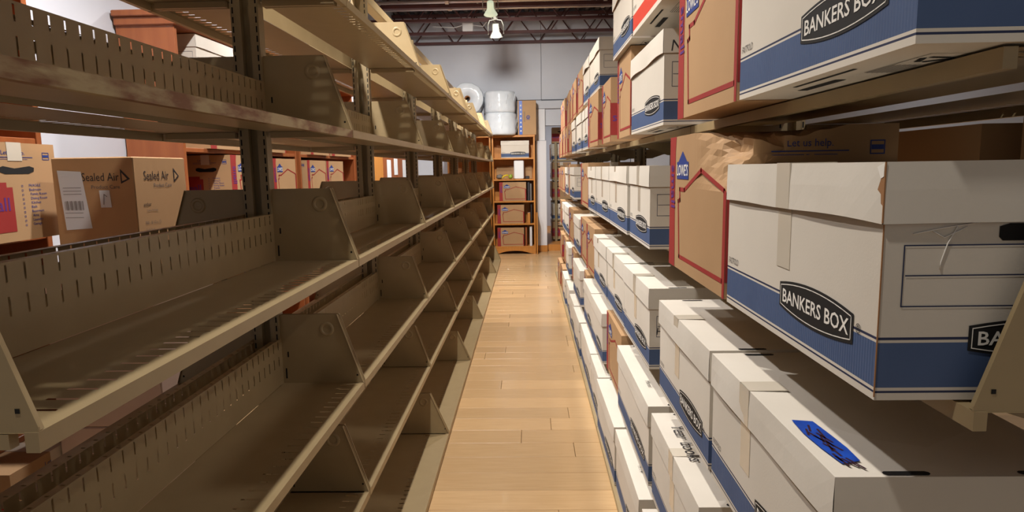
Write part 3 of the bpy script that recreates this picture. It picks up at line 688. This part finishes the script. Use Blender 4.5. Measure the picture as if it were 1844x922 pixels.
b = MB(); b.bevbox(-2.01, -1.68, 9.05, 9.62, 0, .898, .004); tag(b.obj('low_stand', CHERRY), 'low brown wood stand under a carton beyond the left cabinet', 'stand')

# ------------------------------------------------------------------ contents of the end bookcase
e = archive_box(0, 0, .432, BZ[4]+.001, 'white archive box on the top shelf of the end bookcase', jit=False, lid=0)
e.location = (.015, 9.965, BZ[4]+.001); e.rotation_euler = (0, 0, math.pi/2); e.scale = (.75, 1.0, 1.0)
for k, (xr, z) in enumerate([(-.035, BZ[2]), (-.07, BZ[1]), (-.075, BZ[0])]):
    e = moving_box(0, 0, .42, z+.001, f'moving carton with red strip, {["third", "second", "lowest"][k]} shelf from the floor of end bookcase', .285, False)
    e.location = (xr, 9.95, z+.001); e.rotation_euler = (0, 0, math.pi/2); e.scale = (.8, .97, .95)
def book(x0, x1, z, h, m_, label, y0=9.975, d=.2):
    e = tag(empty('binder', (x0, y0, z+.001)), label, 'book')
    b = MB(); t = x1-x0
    b.box(0, .003, 0, d, 0, h); b.box(t-.003, t, 0, d, 0, h); b.box(0, t, 0, .003, 0, h); b.obj('cover', m_, e)
    b = MB(); b.box(.004, t-.004, .004, d-.004, .004, h-.006); b.obj('pages', PAPER, e)
book(-.015, .02, BZ[2], .28, DARK, 'dark binder beside the carton, third shelf of end bookcase')
book(.024, .05, BZ[2], .26, GREY, 'grey binder at right end, third shelf of end bookcase')
book(.03, .052, BZ[1], .29, DARK, 'dark tall binder at right end, second shelf of end bookcase')
book(-.02, .025, BZ[1], .16, OAK, 'short tan book on second shelf of end bookcase')
book(-.06, -.025, BZ[0], .29, CHERRY, 'brown book beside carton on lowest shelf of end bookcase')
book(.01, .05, BZ[0], .30, PAPER, 'cream binder at right end of lowest end bookcase shelf')
b = MB(); b.bevbox(-.215, -.065, 9.97, 10.1, BZ[3]+.001, BZ[3]+.285, .012); b.lathe([(.045, 0), (.04, .004), (.001, .004)], 16, 0, Matrix.Translation((-.14, 10.03, BZ[3]+.284)))
tag(b.obj('paper_canister', FOAM), 'tall white block-shaped canister on the end bookcase', 'canister')
b = MB(); b.bevbox(-.49, .06, 10.19, 10.22, BZ[3]+.001, BZ[3]+.2, .002); tag(b.obj('cardboard_sheet', KRAFT), 'brown cardboard sheet leaning at the back of the canister shelf', 'cardboard')
def lump(name, x, y, z, rx, rz, m_, label, cat):
    b = MB(); n = 14; pr = [(.001, 0)]+[(math.sin(math.pi*i/8)*1, 1-math.cos(math.pi*i/8)) for i in range(1, 8)]+[(.001, 2)]
    b.lathe([(r*rx*(1+.12*math.sin(i*2.3)), h*rz/2) for i, (r, h) in enumerate(pr)], n)
    b.v = [(a*(1+.25*noise.noise((a*40, c*40, d*40))), c*(1+.2*noise.noise((c*30, a*30, d*10))), d*(1+.2*noise.noise((a*25+3, c*25, 0)))) for a, c, d in b.v]
    return tag(b.obj(name, m_, None, True, (x, y, z)), label, cat)
lump('cloth_bundle', -.435, 10.03, BZ[3]+.002, .055, .07, GREY, 'crumpled grey cloth at left on the canister shelf', 'cloth')
lump('cloth_bundle', -.27, 10.04, BZ[3]+.002, .035, .07, GRN, 'small green bundle beside the white canister', 'bundle')
e = tag(empty('tape_gun', (-.34, 10.0, BZ[3]+.001)), 'yellow tape gun on the canister shelf', 'tape gun')
b = MB(); b.lathe([(.03, -.012), (.034, -.01), (.034, .01), (.03, .012)], 18, 0, Matrix.Translation((.012, 0, .04)) @ Matrix.Rotation(math.pi/2, 4, 'X')); b.obj('roll', YEL, e, True)
b = MB(); b.tube([(.03, 0, .06), (-.02, 0, .055), (-.05, 0, .03), (-.06, 0, .012)], .011, 8); b.obj('handle', YEL, e, True)
b = MB(); b.bevbox(-.045, .02, 9.97, 10.03, BZ[3]+.001, BZ[3]+.045, .008); tag(b.obj('stapler_block', DARK), 'small dark block right of the white canister', 'block')
b = MB(); b.bevbox(.115, .135, 9.87, 10.15, .001, .63, .003); tag(b.obj('wood_board', OAK), 'light wood board standing against the right side of end bookcase', 'board')
# on top: wrapped rolls and a carton with blue tape
def roll(label, p, r, h, axis, m_=FILM):
    b = MB(); n = 40; pr = [(.045, 0), (r*.93, 0), (r*.985, .015), (r, .04)]+[(r*(1+.006*math.sin(i*1.7)), .04+(h-.08)*i/8) for i in range(1, 8)]+[(r, h-.04), (r*.985, h-.015), (r*.93, h), (.045, h), (.045, 0)]
    b.lathe(pr, n)
    def wob(q):
        x, y, z = q; k = noise.noise((x*14+p[0]*9, y*14, z*5))*.012
        return (x*(1+k/r), y*(1+k/r), z)
    b.v = [wob(q) for q in b.v]
    e = tag(empty('wrap_roll', p), label, 'roll')
    if axis == 'y': e.rotation_euler = (math.pi/2, 0, 0)
    b.obj('film', m_, e, True)
    b = MB(); b.lathe([(.044, .004), (.044, h-.004), (.036, h-.004), (.036, .004), (.044, .004)], 20); b.obj('core', KRAFT_E, e, True)
    b = MB()
    for k in range(7):
        t = R.uniform(3.3, 6.1); c = Vector((math.cos(t), math.sin(t), 0))*r*1.006; z0 = R.uniform(.1, .6)*h
        if axis == 'z': b.tube([c+Vector((0, 0, z0)), c*1.01+Vector((.012, 0, z0+.07)), c+Vector((.03, 0, z0+.12))], .003, 5)
    if b.v: b.obj('film_crease', m_, e, True)
    return e
RC = (-.405, 9.985)
roll('upright film wrapped white roll directly on the end bookcase', (RC[0], RC[1], 1.801), .238, .325, 'z')
roll('upright film wrapped white roll stacked on another above the bookcase', (RC[0]-.005, RC[1], 2.128), .236, .31, 'z')
roll('white roll standing on the hidden bookcase, under the sideways roll', (-.905, 10.0, 1.801), .22, .295, 'z')
roll('white film wrapped roll lying sideways with its core hole showing', (-.885, 10.17, 2.338), .236, .34, 'y')
e = tag(empty('tall_carton', (-.145, 9.94, 1.801)), 'upright kraft carton with blue tape strip beside the white rolls', 'carton')
b = MB(); b.bevbox(0, .275, 0, .27, 0, .505, .003); b.obj('body', KRAFT, e)
b = MB(); b.box(.02, .068, -.0012, 0, .005, .5); b.obj('tape_strip', mat('strip_blue', S(40, 92, 190), .4), e)
b = MB(); O = Vector((0, -.0018, 0)); u = (1, 0, 0)
for k in range(7): b.poly([(.034, .05+k*.062), (.052, .045+k*.062), (.056, .068+k*.062), (.04, .074+k*.062)], O, u, V_F, 0)
b.obj('tape_marks', WINK, e)
b = MB(); b.poly([(.155+.03*math.cos(t*.785), .26+.03*math.sin(t*.785)) for t in range(8)], (0, -.0008, 0), u, V_F, 0); b.poly([(.155+.018*math.cos(t*.785), .262+.018*math.sin(t*.785)) for t in range(8)], (0, -.0014, 0), u, V_F, 1)
b.poly([(.147, .25), (.163, .25), (.163, .266), (.155, .276), (.147, .266)], (0, -.002, 0), u, V_F, 0); b.line([(.13, .225), (.18, .225)], .006, (0, -.0008, 0), u, V_F, 0)
for k in range(9): b.line([(.095, .2+k*.017), (.108, .2+k*.017)], .008, (0, -.0008, 0), u, V_F, 2)
b.obj('emblem', [LBLUE, KRAFT, GINK], e)

# ------------------------------------------------------------------ loaded shelf in the room beyond the opening
e = tag(empty('annex_rack', (.40, 10.72, .1)), 'steel rack of boxes seen through the opening in the end wall', 'shelving')
AZ = [.05, .36, .70, 1.02, 1.33]
for yy in (0, 1.3):
    for xx in (.03, .5): b = MB(); b.box(xx, xx+.04, yy, yy+.04, 0, 1.62); b.obj('post', PAINT_D, e)
for z in AZ: b = MB(); b.bevbox(.0, .56, .045, 1.295, z-.025, z, .003); b.obj('shelf_board', PAINT, e)
for k, z in enumerate(AZ):
    for j, (y0, y1) in enumerate([(10.78, 11.2), (11.24, 11.66)]):
        lab = f'box on annex rack, {ORD[k]} shelf up, {["nearer", "farther"][j]} one'
        if (k+j) % 3 == 1: archive_box(.39, y0, y1, .1+z+.001, 'white archive '+lab, group='boxes on the annex rack')
        else: moving_box(.39, y0, y1, .1+z+.001, 'brown moving '+lab, .27, group='boxes on the annex rack')
moving_box(.39, 10.78, 11.2, .1+AZ[4]+.273, 'brown moving box stacked highest on the annex rack', .25)

# wear on the nearest archive box: raw brown corner and a small tear in the lid
b = MB()
b.box(-.0012, .0, -.0012, .0, .004, .19, 0); b.box(-.0048, -.0034, -.0048, -.0034, .192, BH, 0)
b.poly([(0, .0), (.010, .006), (.022, .020), (.012, .016), (.006, .028), (0, .03)], (-.0046, -.003, BH-.045), (0, 1, 0), (0, 0, 1), 0)
b.poly([(0, .03), (.006, .028), (.014, .04), (0, .044)], (-.0050, -.003, BH-.045), (0, 1, 0), (0, 0, 1), 1)
b.obj('torn_corner', [KRAFT_E, WINK], BOX['fourth', 0])['label'] = 'raw brown torn corner edge'
b = MB()
for p in ([(.03, .18), (.06, .186), (.1, .192)], [(.075, .188), (.066, .17), (.06, .15), (.06, .142)], [(.05, .183), (.062, .176), (.085, .187)]): b.tube([(x, -.0008, z) for x, z in p], .0007, 5)
b.obj('tape_scuff', WINK, BOX['fourth', 0], True)
